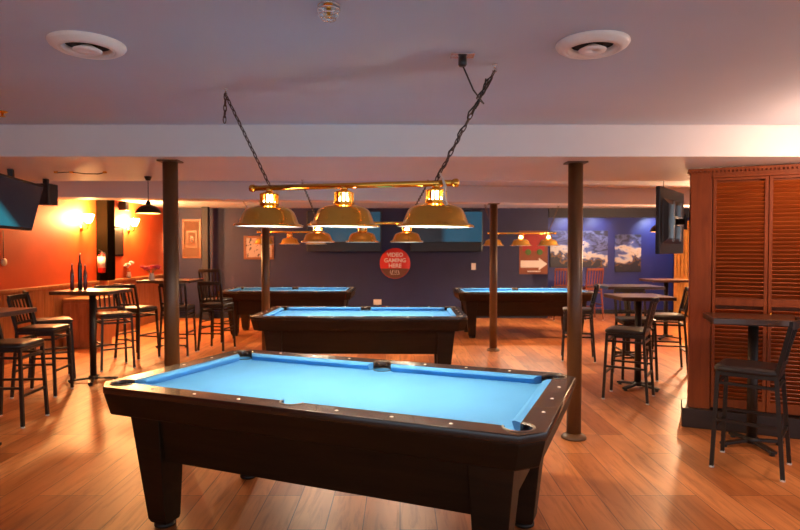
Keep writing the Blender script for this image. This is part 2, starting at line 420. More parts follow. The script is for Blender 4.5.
# ------------------------------------------------------------------ billiard lights
def make_shade(t, x, lit):
    # profile measured down from the bar (bar axis at z = 0), rim at -0.222
    outer = [(.050, -.096), (.058, -.100), (.080, -.107), (.106, -.114), (.128, -.124), (.142, -.138), (.152, -.160), (.162, -.185), (.169, -.203), (.194, -.212), (.200, -.219), (.198, -.223)]
    def inset(p, o, dz): return [(max(r - o, .02), z - dz) for r, z in p]
    sh = MB().lathe(outer + inset(outer[:-1], .005, .003)[::-1], 36, (x, 0, 0), closed=True).build('lamp_shade', 'brass', t)
    ins = inset(outer[:-1], .0062, .0042)
    MB().lathe(ins + inset(ins, .0015, .0012)[::-1], 36, (x, 0, 0), closed=True).build('shade_lining', 'shadein', sh)
    mb = MB()
    for k in range(14):
        a = 2 * PI * k / 14
        mb.box((x + .051 * math.cos(a), .051 * math.sin(a), -.062), (.005, .011, .05), Matrix.Rotation(a, 3, 'Z'))
    mb.lathe([(.047, -.100), (.056, -.100), (.057, -.086), (.047, -.086)], 28, (x, 0, 0), closed=True)
    mb.lathe([(.001, -.024), (.030, -.026), (.050, -.034), (.056, -.040), (.047, -.042), (.028, -.034), (.001, -.032)], 28, (x, 0, 0), closed=True)
    mb.build('vented_neck', 'brass', sh)
    MB().lathe([(.001, 0), (.020, -.004), (.020, -.024), (.001, -.026)], 16, (x, 0, 0)).build('stem', 'brass', sh)
    MB().lathe([(.001, -.034), (.018, -.036), (.020, -.060), (.034, -.078), (.038, -.10), (.030, -.122), (.012, -.133), (.001, -.135)], 20, (x, 0, 0)).build('bulb', 'bulb_on' if lit else 'bulb_off', sh)
def chain_mesh(p0, p1, sag=0, pitch=.036, wire=.0034):
    p0, p1 = Vector(p0), Vector(p1); n = max(2, round((p1 - p0).length / pitch)); mb = MB()
    ax = (p1 - p0).normalized(); x0 = ax.cross(Vector((.3, 1, 0))).normalized(); y0 = ax.cross(x0)
    for i in range(n):
        f = (i + .5) / n; c_ = p0.lerp(p1, f) + Vector((0, 0, -sag * 4 * f * (1 - f)))
        u = (x0 if i % 2 else y0) * .9 + (y0 if i % 2 else x0) * .35
        u.normalize()
        L2, W2 = pitch * .64, .0145
        mb.tube([c_ + ax * (L2 * math.cos(q)) + u * (W2 * math.sin(q)) for q in [2 * PI * k / 10 for k in range(10)]], wire, 5, True)
    return mb
def billiard_light(label, loc, rz, tilt, lit, hooks, half, spots, shade_watts, hookz, tail=False):
    t = thing('billiard_light', label, 'lamp', loc, rz); t.rotation_euler = (0, tilt, rz)
    MB().tube([(-half + .035, 0, 0), (half, 0, 0)], .016, 16).build('bar', 'brass', t)
    for sx in (-1, 1):
        MB().lathe([(.001, 0), (.019, .002), (.022, .012), (.022, .024), (.015, .032), (.001, .034)], 16, (half - .012 if sx > 0 else -half + .013, 0, 0), axis='X').build('end_cap', 'brass', t)
    for x, l in zip(spots, lit):
        make_shade(t, x, l)
        if l: point('bulb_light', (x, 0, -.155), shade_watts, WARM, t, .03)
    bpy.context.view_layer.update()
    inv = t.matrix_world.inverted()
    for x, h in zip((spots[0], spots[2]), hooks):
        hp = inv @ Vector(h); lp = Vector((x, 0, .016))
        hk = MB(); hk.tube([hp + Vector((0, 0, 0)), hp + Vector((0, 0, -.018))], .005, 8)
        hk.tube([hp + Vector((.011 * math.sin(q), 0, -.03 + .011 * math.cos(q))) for q in [R(d_) for d_ in range(0, 300, 25)]], .003, 6)
        hk.lathe([(.001, -.001), (.014, -.001), (.014, -.005), (.001, -.006)], 14, hp)
        hk.build('ceiling_hook', 'chrome', t)
        chain_mesh(hp + Vector((0, 0, -.034)), lp).build('chain', 'chain', t)
    return t, inv
HK = [(-1.03, 3.53, H), (.486, 3.07, H)]
fl, inv = billiard_light('large brass three-shade billiard light over the nearest pool table', (-.305, 3.25, 1.878), ANG, R(1.0), (1, 1, 1), HK, .63, (-.485, 0, .53), 13, H)
# slack end of the left chain, the supply cord on the right chain and its white tie
p = inv @ Vector((-1.03, 3.53, H - .03)); q = inv @ Vector((-1.035, 3.52, H - .2)); chain_mesh(p, q).build('chain_tail', 'chain', fl)
p0 = inv @ Vector((.305, 2.92, H - .05)); p1 = inv @ Vector((.43, 3.07, H - .19)); hk = inv @ Vector((.47, 3.07, H - .12)); lp = Vector((.53, 0, .014))
pts = [p0, p0.lerp(p1, .5) + Vector((0, 0, -.03)), p1 + Vector((0, 0, -.01))]
ch0 = inv @ Vector(HK[1])
for i in range(0, 19):
    f = .30 + .68 * i / 18
    pts.append(ch0.lerp(lp, f) + Vector((.010 * math.sin(i * 1.4), .010 * math.cos(i * 1.4), 0)))
MB().tube(pts, .0042, 8).build('power_cord', 'blackplastic', fl)
mb = MB()
for j in range(4):
    aa, bb = .10 + .02 * j, .42 - .03 * j
    mb.tube([ch0.lerp(lp, aa + (bb - aa) * k / 8) + Vector((.012 + .008 * math.sin(k * .8 + j * 1.6), .006 * math.cos(k * 1.1 + j), .010 * j - .01)) for k in range(9)], .004, 6)
mb.build('cord_bundle', 'blackplastic', fl)
mb = MB()
mb.tube([(.555, -.018, .05), (.572, -.026, .02), (.585, -.03, -.02), (.592, -.045, -.06), (.605, -.075, -.095), (.62, -.085, -.112), (.612, -.092, -.118), (.595, -.075, -.10), (.588, -.05, -.06), (.592, -.03, -.02), (.575, -.02, .012)], .0045, 6)
mb.build('white_tie_cord', 'white', fl)
billiard_light('brass billiard light over the middle pool table, centre shade unlit', (-.44, 6.95, 1.845), 0, 0, (1, 0, 1), [(-.98, 5.98, HB), (.28, 5.98, HB)], .62, (-.52, 0, .52), 24, H)
billiard_light('far brass billiard light over the rear left pool table', (-2.03, 10.95, 1.865), 0, 0, (0, 0, 1), [(-2.9, 10.95, H), (-1.2, 10.95, H)], .62, (-.48, 0, .48), 26, H)
billiard_light('far brass billiard light over the rear right pool table', (2.18, 10.72, 1.835), 0, 0, (1, 1, 1), [(1.5, 10.72, H), (2.9, 10.72, H)], .62, (-.50, 0, .50), 16, H)

# ------------------------------------------------------------------ ceiling fittings
def diffuser(label, x, y):
    t = thing('ceiling_vent', label, 'air vent', (x, y, H)); t.scale = (.9, .9, 1.2)
    MB().lathe([(.182, -.0005), (.184, -.006), (.176, -.016), (.150, -.028), (.132, -.030), (.124, -.024), (.128, -.012), (.130, -.0005)], 40, closed=True).build('outer_ring', 'vent', t)
    MB().lathe([(.127, -.001), (.127, -.004), (.001, -.004), (.001, -.001)], 32).build('throat', 'dark', t)
    MB().lathe([(.108, -.006), (.127, -.026), (.125, -.029), (.104, -.008)], 36, closed=True).build('recess_cone', 'vent', t)
    MB().lathe([(.026, -.010), (.070, -.027), (.067, -.031), (.001, -.032), (.001, -.028), (.052, -.026), (.022, -.014)], 32, closed=True).build('inner_cone', 'vent', t)
    return t
diffuser('round white ceiling air vent above the near table\'s left end', -1.44, 2.76)
diffuser('round white ceiling air vent nearer the louvred closet on the right', .885, 2.755)
t = thing('sprinkler_head', 'brass sprinkler head in a shiny wire cage at top edge of the ceiling', 'sprinkler', (-.277, 2.33, H))
MB().lathe([(.001, 0), (.022, 0), (.022, -.004), (.009, -.008), (.009, -.02), (.012, -.024), (.006, -.036), (.010, -.044), (.018, -.048), (.001, -.050)], 16).build('head', 'brass', t)
mb = MB()
for z, r in ((-.006, .042), (-.022, .043), (-.04, .038), (-.056, .028)):
    mb.tube([(r * math.cos(2 * PI * k / 24), r * math.sin(2 * PI * k / 24), z) for k in range(24)], .0022, 6, True)
for k in range(6):
    a = PI * k / 3
    mb.tube([(r * math.cos(a), r * math.sin(a), z) for z, r in ((-.001, .042), (-.022, .043), (-.04, .038), (-.056, .028), (-.064, .010), (-.066, 0))], .0018, 6)
mb.build('wire_guard', 'chrome', t)
t = thing('sprinkler_head', 'small bare brass sprinkler on the ceiling at far left, before the beam', 'sprinkler', (-2.73, 4.1, H))
MB().lathe([(.001, 0), (.034, 0), (.034, -.004), (.016, -.012), (.001, -.012)], 20).build('escutcheon', 'brass', t)
MB().lathe([(.001, -.010), (.009, -.012), (.007, -.03), (.020, -.034), (.020, -.037), (.001, -.038)], 14).build('head', 'brass', t)
t = thing('ceiling_outlet', 'black cord plug in a metal ceiling outlet beside the right chain hook', 'power outlet', (.305, 2.92, H))
MB().box((0, 0, -.004), (.115, .07, .008)).build('outlet_plate', 'chrome', t, .002)
MB().lathe([(.001, -.008), (.021, -.008), (.021, -.05), (.015, -.058), (.001, -.058)], 16).build('plug', 'blackplastic', t)
t = thing('ceiling_conduit', 'short lit cable clip with a wire under the beam, left of the left column', 'cable', (-2.85, 5.35, HB))
MB().tube([(-.24, 0, -.012), (-.1, 0, -.008), (.02, 0, -.022), (.14, 0, -.024), (.2, 0, -.010)], .005, 6).build('wire', 'blackplastic', t)
for x in (-.24, -.1, .2): MB().box((x, 0, -.008), (.03, .02, .016)).build('clip', 'brass', t, .002)

# ------------------------------------------------------------------ pendants
def pendant(label, x, y, zb, ztop, rad, watts, name='pendant_lamp'):
    t = thing(name, label, 'lamp', (x, y, zb))
    h = rad * .72; out = [(rad, 0)] + [(rad * math.cos(R(q)), h * math.sin(R(q))) for q in range(10, 81, 10)] + [(.02, h)]
    inn = [(max(r - .005, .004), max(z - .005, .001)) for r, z in reversed(out)]
    sh = MB().lathe(out + inn, 32, closed=True).build('lamp_shade', 'pend_out', t)
    lin = [(rad - .006, .002)] + [((rad - .007) * math.cos(R(q)), (h - .007) * math.sin(R(q))) for q in range(10, 81, 10)]
    MB().lathe(lin + [(r - .002, max(z - .002, .001)) for r, z in reversed(lin)], 32, closed=True).build('shade_lining', 'pend_in', sh)
    MB().lathe([(.001, h - .002), (.022, h), (.022, h + .03), (.008, h + .04), (.001, h + .04)], 14).build('socket', 'pend_out', t)
    MB().tube([(0, 0, h + .035), (0, 0, ztop - zb - .03)], .0035, 6).build('cord', 'blackplastic', t)
    MB().lathe([(.001, ztop - zb - .04), (.02, ztop - zb - .038), (.032, ztop - zb - .012), (.034, ztop - zb), (.001, ztop - zb)], 16).build('ceiling_canopy', 'pend_out', t)
    MB().ball((0, 0, h * .58), rad * .22, 12).build('bulb', 'bulb_on', t)
    point('bulb_light', (0, 0, h * .22), watts, (1, .66, .34), t, .03)
    return t
pendant('dark bowl pendant lamp hanging left of the left column', -2.42, 5.72, 1.88, HB, .118, 5)
pendant('dark bowl pendant lamp glimpsed at the left edge of the right television', 2.90, 6.55, 1.73, H, .135, 9)

# lamp over the right near table (its shade hangs just outside the photograph)
def opal_lamp(label, x, y, zb, ztop, power=75, c=(1, .56, .34)):
    t = thing('globe_pendant', label, 'lamp', (x, y, zb))
    MB().ball((0, 0, .12), .12, 20).build('glass_globe', emit('opal_globe', c, power), t)
    MB().tube([(0, 0, .235), (0, 0, ztop - zb - .02)], .004, 6).build('cord', 'blackplastic', t)
    MB().lathe([(.001, ztop - zb - .03), (.05, ztop - zb - .02), (.055, ztop - zb), (.001, ztop - zb)], 16).build('ceiling_canopy', 'brass', t)
opal_lamp('round opal globe lamp hanging near the closet at the right', 3.12, 3.80, 1.93, H, 33, (1, .60, .42))

opal_lamp('round opal globe lamp over the far small table, hidden by the closet', 5.2, 10.1, 1.74, H, 290, (1, .60, .32))
# ------------------------------------------------------------------ wall sconces
def sconce(label, y, z):
    t = thing('wall_sconce', label, 'lamp', (-5.3, y, z))
    MB().lathe([(.001, 0), (.05, .002), (.05, .012), (.03, .022), (.001, .024)], 18, (0, 0, -.17), axis='X').build('wall_plate', 'brass', t)
    MB().tube([(.015, 0, -.17), (.07, 0, -.19), (.11, 0, -.16), (.12, 0, -.1)], .008, 8).build('arm', 'brass', t)
    MB().lathe([(.001, -.11), (.02, -.105), (.035, -.085), (.03, -.075), (.001, -.075)], 18, (.12, 0, 0)).build('cup', 'brass', t)
    MB().lathe([(.001, -.076), (.03, -.074), (.055, -.04), (.07, 0), (.082, .05), (.085, .06), (.001, .062)], 20, (.12, 0, 0)).build('glass_shade', 'sconce', t)
sconce('glowing wall sconce on the orange wall, left of the dark pillar', 9.88, 2.06)
sconce('glowing wall sconce on the orange wall, right of the dark pillar', 11.6, 2.08)

# ------------------------------------------------------------------ bar stools
def make_stool(label, metal='blackmetal', seatmat='vinyl', hb=1.055, name='bar_stool'):
    t = thing(name, label, 'bar stool')
    def sq(w, z, k=.12):
        pts = []
        for cx, cy, a0 in ((1, 1, 0), (-1, 1, 90), (-1, -1, 180), (1, -1, 270)):
            for q in range(0, 91, 30):
                pts.append(Vector((cx * (w - w * k * 2.2) + w * k * 2.2 * math.cos(R(a0 + q)), cy * (w - w * k * 2.2) + w * k * 2.2 * math.sin(R(a0 + q)), z)))
        return pts
    MB().loft([sq(.185, .680), sq(.197, .687), sq(.20, .704), sq(.192, .718), sq(.15, .725)], smooth=True).build('seat', seatmat, t)
    mb = MB()
    P = [(.172, .172), (-.172, .172), (-.172, -.178), (.172, -.178)]
    for i in range(4): mb.beam((*P[i], .667), (*P[(i + 1) % 4], .667), .022, .026)
    mb.build('seat_frame', metal, t)
    zt, zb = .68, .008
    for sx in (-1, 1):
        f = MB().beam((sx * .195, .20, zb), (sx * .172, .172, zt), .026).build('leg', metal, t)
        MB().lathe([(.001, 0), (.017, 0), (.017, .012), (.001, .012)], 10, (sx * .195, .20, 0)).build('glide', 'white', f)
        r_ = MB().beam((sx * .20, -.225, zb), (sx * .172, -.178, zt), .026).build('leg', metal, t)
        MB().lathe([(.001, 0), (.017, 0), (.017, .012), (.001, .012)], 10, (sx * .20, -.225, 0)).build('glide', 'white', r_)
        MB().beam((sx * .172, -.178, zt), (sx * .178, -.255, hb - .03), .026).build('back_post', metal, t)
    def yb(z): return -.178 - .077 * (z - zt) / (hb - .03 - zt)
    def rail(z, h_, bow):
        n = 6; rg = []
        for i in range(n + 1):
            x = -.182 + .364 * i / n; y = yb(z) - bow * (1 - (2 * i / n - 1) ** 2)
            rg.append([Vector((x, y - .011, z - h_ / 2)), Vector((x, y + .011, z - h_ / 2)), Vector((x, y + .011, z + h_ / 2)), Vector((x, y - .011, z + h_ / 2))])
        return MB().loft(rg)
    rail(hb - .025, .055, .025).build('top_rail', metal, t, .003)
    rail(.765, .026, .015).build('lower_rail', metal, t)
    for i in range(5):
        x = -.116 + .058 * i; bow = lambda k: k * (1 - (x / .182) ** 2)
        MB().beam((x, yb(.765) - bow(.015), .765), (x * 1.03, yb(hb - .04) - bow(.025), hb - .045), .020, .010, (0, 1, 0)).build('slat', metal, t)
    def leg_at(sx, front, z):
        f = (z - zb) / (zt - zb)
        return Vector((sx * (.195 + (.172 - .195) * f), .20 + (.172 - .20) * f, z)) if front else Vector((sx * (.20 + (.172 - .20) * f), -.225 + (-.178 + .225) * f, z))
    for (s0, f0, s1, f1, z) in ((-1, 1, 1, 1, .27), (-1, 0, 1, 0, .27), (-1, 1, -1, 0, .34), (1, 1, 1, 0, .34), (-1, 1, 1, 1, .60), (-1, 0, 1, 0, .60), (-1, 1, -1, 0, .60), (1, 1, 1, 0, .60)):
        MB().beam(leg_at(s0, f0, z), leg_at(s1, f1, z), .018, .02).build('stretcher', metal, t)
    return t
def face(dx, dy): return math.atan2(dy, dx) - PI / 2      # stool looks along its local +Y
st0 = make_stool('black slat-back bar stool in front of the louvred closet doors')
st0.location = (2.475, 4.18, 0); st0.rotation_euler = (0, 0, face(-.78, .62))
stools = [
    (2.36, 6.13, (-.83, .50), 'black bar stool turned sideways at the near edge of the right-hand square high table'),
    (3.38, 7.52, (-.95, .25), 'black bar stool behind the right-hand square table, closest to the closet'),
    (2.82, 7.10, (-.1, -1), 'bar stool with low visible seat tucked behind the right-hand square high table'),
    (2.48, 8.28, (-1, .25), 'black bar stool standing just behind the right bronze column'),
    (-3.45, 5.25, (1, .05), 'leftmost bar stool cut by the photo edge, only its seat and legs showing'),
    (-3.80, 6.31, (1, .10), 'black bar stool with back to orange wall at left square table'),
    (-4.10, 6.98, (.8, .6), 'bar stool half hidden behind another one, pale lit seat, by orange wall'),
    (-3.73, 7.72, (.62, -.78), 'bar stool on the far side of the left square high table with bottles'),
    (-3.76, 8.50, (.3, .95), 'bar stool with its slatted back to the camera, left of the left column'),
    (-3.25, 8.68, (-.05, 1), 'bar stool seen from behind, partly covered by the left column'),
    (-2.82, 9.14, (.15, .98), 'bar stool seen from behind, right of the left column'),
]
for x, y, f, lab in stools:
    dup(st0, (x, y, 0), face(*f), lab)
sp = make_stool('tall-backed bar stool at the left end of the rear left pool table', hb=1.22); sp.location = (-3.08, 9.98, 0); sp.rotation_euler = (0, 0, face(.2, .98))
rs = make_stool('red-brown bar stool under the marbled canvas, beside the alcove side wall', 'redwood', 'redwood', 1.14); rs.location = (3.57, 13.1, 0); rs.rotation_euler = (0, 0, face(.1, 1))
dup(rs, (4.22, 13.15, 0), face(-.1, 1), 'red-brown bar stool in the alcove just right of the right column')

# ------------------------------------------------------------------ high tables
def high_table(label, x, y, w, d_, rz=0, arm=.27, arot=45, th=.04, zt=1.03):
    t = thing('high_table', label, 'table', (x, y, 0), rz)
    MB().box((0, 0, zt - th / 2), (w, d_, th)).build('tabletop', 'tabletop', t, .006)
    MB().box((0, 0, zt - th - .007), (min(w, d_) * .55, min(w, d_) * .55, .014)).build('mounting_plate', 'blackmetal', t)
    MB().lathe([(.036, .05), (.036, zt - .002 - th)], 20).build('pedestal', 'blackmetal', t)
    MB().lathe([(.001, .03), (.055, .03), (.055, .06), (.042, .075), (.001, .075)], 18).build('hub', 'blackmetal', t)
    for k in range(4):
        a = R(arot + 90 * k); dv = Vector((math.cos(a), math.sin(a), 0))
        f = MB().beam(dv * .04 + Vector((0, 0, .045)), dv * arm + Vector((0, 0, .026)), .05, .022).build('base_foot', 'blackmetal', t, .004)
        MB().lathe([(.001, 0), (.02, 0), (.02, .012), (.012, .016), (.001, .016)], 12, dv * (arm - .025)).build('leveler', 'blackplastic', f)
    return t
high_table('wide brown high table in front of the louvred closet doors', 2.745, 4.60, .64, .44, R(-18), .25, 23, .05, 1.015)
high_table('square brown high table behind the right bronze column, stool pulled to it', 2.64, 6.56, .58, .58, 0, .25, 35)
high_table('longer brown high table further back, behind the right-hand square one', 3.24, 8.42, .78, .64, 0, .26, 20)
high_table('far small high table in front of the gold curtain', 4.60, 10.25, .70, .60)
high_table('brown high table cut by the left photo edge, only a corner visible', -3.34, 4.55, .74, .60, 0, .25, 0, .036, 1.06)
t2 = high_table('square brown high table with bottles on it before the orange wall', -3.57, 6.88, .66, .60, 0, .26, 20, .04, 1.07)
high_table('brown high table ringed by stools behind the left column', -3.58, 9.28, .80, .66, 0, .24, 10, .04, 1.07)

# ------------------------------------------------------------------ things on the left side
def bottle(label, x, y, h, r, mat):
    t = thing('bottle', label, 'bottle', (x, y, 1.07))
    MB().lathe([(.001, 0), (r * .9, .002), (r, .012), (r, h * .62), (r * .8, h * .70), (r * .42, h * .78), (r * .38, h * .93), (.001, h * .93)], 18).build('body', mat, t)
    MB().lathe([(r * .4, h * .92), (r * .5, h * .93), (r * .5, h * .955), (r * .2, h * .97), (r * .14, h), (.001, h)], 12).build('metal_pourer', 'chrome', t)
bottle('slim dark red bottle, left one of three on the bottle table', -3.77, 6.82, .31, .020, 'bottle_red')
bottle('tall dark bottle between two red ones on the left square table', -3.70, 6.86, .43, .024, 'bottle_dark')
bottle('slim dark red bottle, right one of three on the bottle table', -3.62, 6.82, .30, .020, 'bottle_red')

t = thing('fire_extinguisher', 'red fire extinguisher with pale label hung on the dark pillar', 'fire extinguisher', (-5.17, 10.36, 1.14))
MB().lathe([(.001, 0), (.055, .002), (.062, .015), (.062, .27), (.05, .31), (.02, .335), (.001, .335)], 22, (0, -.075, 0)).build('cylinder', 'red', t)
MB().lathe([(.0625, .09), (.0632, .09), (.0632, .28), (.0625, .28)], 22, (0, -.075, 0), closed=True).build('paper_label', 'label', t)
MB().lathe([(.001, .33), (.018, .33), (.018, .37), (.001, .37)], 12, (0, -.075, 0)).build('valve', 'chrome', t)
mb = MB(); mb.beam((0, -.07, .375), (.0, -.17, .40), .02, .008); mb.beam((0, -.07, .365), (0, -.16, .35), .02, .008); mb.build('handle', 'blackplastic', t)
MB().tube([(.018, -.075, .35), (.06, -.075, .34), (.075, -.075, .25), (.072, -.075, .1)], .008, 8).build('hose', 'blackplastic', t)
MB().box((0, -.006, .24), (.06, .012, .12)).build('wall_mount', 'blackmetal', t)

def framed(name, label, cat, x, z, w, h, fr, y, art, mats, fw=.05):
    t = thing(name, label, cat, (x, y, z - h / 2))
    mb = MB()
    for x0, x1, z0, z1 in ((-w / 2, w / 2, 0, fw), (-w / 2, w / 2, h - fw, h), (-w / 2, -w / 2 + fw, fw, h - fw), (w / 2 - fw, w / 2, fw, h - fw)):
        mb.b2(x0, x1, -.03, -.001, z0, z1)
    mb.build('frame', fr, t, .004)
    MB().b2(-w / 2 + fw, w / 2 - fw, -.014, -.002, fw, h - fw).build('mat_board', mats, t)
    return t
t = framed('framed_picture', 'tall wooden framed picture on the back wall left of the navy post', 'picture', -4.69, 1.79, .43, .88, 'frame_wood', 13.4, None, 'mat_cream')
MB().b2(-.11, .11, -.019, -.014, .24, .62).build('inner_frame', 'frame_wood', t)
MB().b2(-.08, .08, -.022, -.019, .28, .58).build('inner_mat', 'mat_cream', t)
MB().b2(-.035, .035, -.024, -.022, .36, .50).build('picture', 'bottle_dark', t)
t = framed('framed_picture', 'wide framed print of small dark figures, behind the left rear column', 'picture', -3.18, 1.59, .68, .53, 'frame_wood', 13.4, None, 'print')
# left wall: dark picture and little speaker
t = thing('wall_picture', 'dark narrow picture on the orange wall right of the pillar', 'picture', (-5.3, 11.15, 1.42))
MB().b2(.001, .02, -.2, .2, 0, .56).build('frame', 'bottle_dark', t, .003)
MB().b2(.02, .024, -.17, .17, .03, .53).build('print', 'plinth', t)
def speaker(label, loc, w, d_, h, rz=0, up=.05):
    t = thing('speaker_box', label, 'speaker', loc, rz)
    MB().b2(-w / 2, w / 2, -d_ / 2, d_ / 2, 0, h).build('enclosure', 'blackplastic', t, .006)
    MB().b2(-w / 2 + .01, w / 2 - .01, -d_ / 2 - .006, -d_ / 2, .01, h - .01).build('grille', 'vinyl', t)
    return t
t = speaker('black speaker box hung under the beam beside the left television', (-3.52, 5.92, 1.975), .15, .16, .21)
MB().b2(-.02, .02, -.02, .02, .21, HB - 1.975).build('ceiling_bracket', 'blackmetal', t)
t = speaker('tiny black speaker high on the orange wall above the second sconce', (-5.2, 11.2, 2.28), .14, .14, .17)
MB().b2(-.098, -.06, -.02, .02, .05, .10).build('bracket', 'blackmetal', t)
t = thing('wall_thermostat', 'small cream dial on the orange wall at the left photo edge', 'thermostat', (-5.3, 7.93, 1.37))
MB().lathe([(.001, 0), (.05, .001), (.05, .02), (.03, .03), (.001, .03)], 18, axis='X').build('dial', 'cream_thermo', t)
MB().tube([(.006, 0, .04), (.006, 0, .42)], .004, 6).build('wire', 'blackplastic', t)

# wooden box bench by the orange wall
t = thing('wood_bench_box', 'low boxed wooden bench end against the orange wall behind the bottle table', 'bench', (-5.0, 9.45, 0))
mb = MB().b2(-.24, .28, -.25, .25, 0, .74); mb.build('box', 'wains', t, .006)
MB().b2(-.24, .30, -.27, .27, .74, .775).build('seat_board', 'wains', t, .006)
for i in range(4): MB().b2(-.22 + .125 * i, -.22 + .125 * i + .11, -.262, -.25, .05, .70).build('front_board', 'wains', t, .003)

# flowers
def flowers(label, x, y, z, petal, n, spread, hgt, seed):
    rnd = random.Random(seed); t = thing('vase_of_flowers', label, 'flowers', (x, y, z))
    MB().lathe([(.001, 0), (.035, 0), (.045, .04), (.032, .09), (.038, .11), (.033, .11), (.027, .09), (.04, .04), (.03, .006), (.001, .006)], 16).build('vase', 'ceramic', t)
    for k in range(n):
        a = 2 * PI * k / n + rnd.random(); e = Vector((spread * math.cos(a) * rnd.uniform(.3, 1), spread * math.sin(a) * rnd.uniform(.3, 1), hgt * rnd.uniform(.8, 1.1)))
        st_ = MB().tube([(0, 0, .02), e * .5 + Vector((0, 0, .05)), e], .003, 5).build('flower_stem', 'leaf', t)
        mb = MB()
        for j in range(5):
            q = 2 * PI * j / 5; mb.ball(e + Vector((.026 * math.cos(q), .026 * math.sin(q), .004 * j)), .027, 8, (1, 1, .8))
        mb.ball(e + Vector((0, 0, .015)), .02, 8); mb.build('blossom', petal, st_)
flowers('pink flowers in a small vase on the stool-ringed left table', -3.82, 9.12, 1.07, 'pinkpetal', 9, .13, .19, 3)
flowers('white blossoms on thin stems on the ledge near the second sconce', -5.238, 11.46, 1.0, 'whitepetal', 4, .06, .26, 5)

# ------------------------------------------------------------------ televisions
def television(name, label, w, h, smat, base, rot, back=False):
    t = thing(name, label, 'television', base); t.rotation_euler = rot      # screen looks along local -Y, centre at origin
    MB().b2(-w / 2, w / 2, 0, .04, -h / 2, h / 2).build('case', 'blackplastic', t, .006)
    MB().b2(-w / 2 + .02, w / 2 - .02, -.004, 0, -h / 2 + .03, h / 2 - .02).build('screen', smat, t)
    return t
S1 = screen_mat('screen_teal_left', (0, 0, .16, .20), (.006, .055, .09), .35)
S2 = screen_mat('screen_teal_right', (0, 0, .42, .50), (.007, .065, .11), .4)
S3 = screen_mat('screen_teal_reflection', (1.1, 0, .75, .55), (.010, .10, .13), .7)  # teal reflection painted onto the dark screen as emission
for lab, x, w, sm in (('wide flat television with teal picture behind the brass lights, left of the round sign', -1.25, 1.66, S1),
                      ('wide flat television with teal picture right of the round red sign', 1.04, 1.62, S2)):
    t = television('wall_television', lab, w, .90, sm, (x, 13.26, 1.96), (0, 0, 0))
    MB().b2(-.15, .15, .04, .139, -.12, .12).build('wall_mount', 'blackmetal', t)
    MB().b2(-w / 2 + .02, w / 2 - .02, -.03, .0, -.46, -.24).build('soundbar', 'blackplastic', t, .01)
tl = television('hung_television', 'tilted dark television hanging at the left photo edge', 1.0, .45, S3, (-3.37, 5.22, 1.93), (R(14), 0, R(90 + 12)))
MB().beam((0, .05, .1), (0, .12, .315), .04).build('ceiling_bracket', 'blackmetal', tl)
# right television, seen from behind, on the arm from the closet's end
tr = thing('arm_television', 'black television seen from behind on a wall arm at the closet\'s left end', 'television', (2.475, 5.40, 1.785), math.atan2(.68, .53))
MB().b2(-.43, .43, .0, .035, -.29, .29).build('case', 'blackplastic', tr, .006)
MB().b2(-.41, .41, .035, .038, -.265, .27).build('screen', 'vinyl', tr)
MB().loft([[Vector((x, 0, z)) for x, z in ((-.34, -.2), (.34, -.2), (.34, .2), (-.34, .2))], [Vector((x, -.03, z)) for x, z in ((-.26, -.15), (.26, -.15), (.26, .15), (-.26, .15))]]).build('rear_housing', 'blackplastic', tr, .006)
mb = MB()
for x in (-.12, .12): mb.b2(x - .015, x + .015, -.045, -.03, -.18, .18)
mb.b2(-.14, .14, -.055, -.045, -.04, .04); mb.build('mount_plate', 'chrome', tr)
MB().beam((0, -.05, 0), (.05, -.10, 0), .03, .05).build('arm', 'blackmetal', tr)
MB().box((.05, -.098, 0), (.045, .02, .14)).build('wall_bracket', 'blackmetal', tr)

# ------------------------------------------------------------------ back wall signs
t = thing('round_sign', 'round red sign reading video gaming here on the back wall', 'sign', (-.112, 13.4, 1.235))
MB().lathe([(.001, .001), (.345, .001), (.345, .018), (.34, .022), (.001, .022)], 48, axis='Y').build('disc', plain('sign_red', (.62, .018, .010), .45, var=.04), t)
mb = MB(); pts = [(-.115 * 0 + .338 * math.cos(R(q)), .338 * math.sin(R(q))) for q in range(200, 341, 7)]
mb.loft([[Vector((x, -.0225, z)) for x, z in pts], [Vector((x, -.027, z)) for x, z in pts]]).build('lower_band', plain('sign_brown', (.13, .05, .022), .5), t)
for s_, z, sz in (('VIDEO', .19, .125), ('GAMING', .065, .125), ('HERE', -.055, .125)):
    text('lettering', s_, sz, 'white', t, (0, -.024, z), (R(90), 0, 0))
mb = MB()
for i, (w_, h_) in enumerate(((.03, .07), (.03, .07), (.012, .07), (.03, .07), (.03, .07))):
    x = -.09 + .045 * i; mb.b2(x - w_ / 2, x - w_ / 2 + .009, -.030, -.027, -.225, -.155)
    if i != 2: mb.b2(x - w_ / 2, x + w_ / 2, -.030, -.027, -.225 + .06 * (i % 2), -.215 + .06 * (i % 2))
mb.b2(-.10, .10, -.030, -.027, -.25, -.244)
mb.build('small_mark', 'label', t)
t = thing('arrow_poster', 'red and brown poster with a white right arrow, beneath the far right light', 'poster', (3.01, 13.4, .99))
MB().b2(-.32, .32, -.012, -.001, 0, .98).build('sheet', plain('poster_brown', (.22, .06, .025), .6), t)
MB().b2(-.25, .25, -.014, -.012, .52, .93).build('red_panel', plain('poster_red', (.34, .020, .020), .6), t)
for x in (-.12, .14): MB().ball((x, -.014, .50), .07, 10, (1, .06, 1)).build('green_spot', plain('poster_green', (.07, .16, .03), .6), t)
mb = MB(); pts = [(-.29, .15), (.12, .15), (.12, .09), (.31, .23), (.12, .37), (.12, .31), (-.29, .31)]
mb.loft([[Vector((x, -.012, z)) for x, z in pts], [Vector((x, -.017, z)) for x, z in pts]]).build('arrow', 'white', t)
MB().b2(-.14, .16, -.016, -.012, .055, .075).build('white_line', 'white', t)
t = thing('wall_outlet', 'cream wall outlet low on the back wall above the middle table', 'power outlet', (-.51, 13.4, .30))
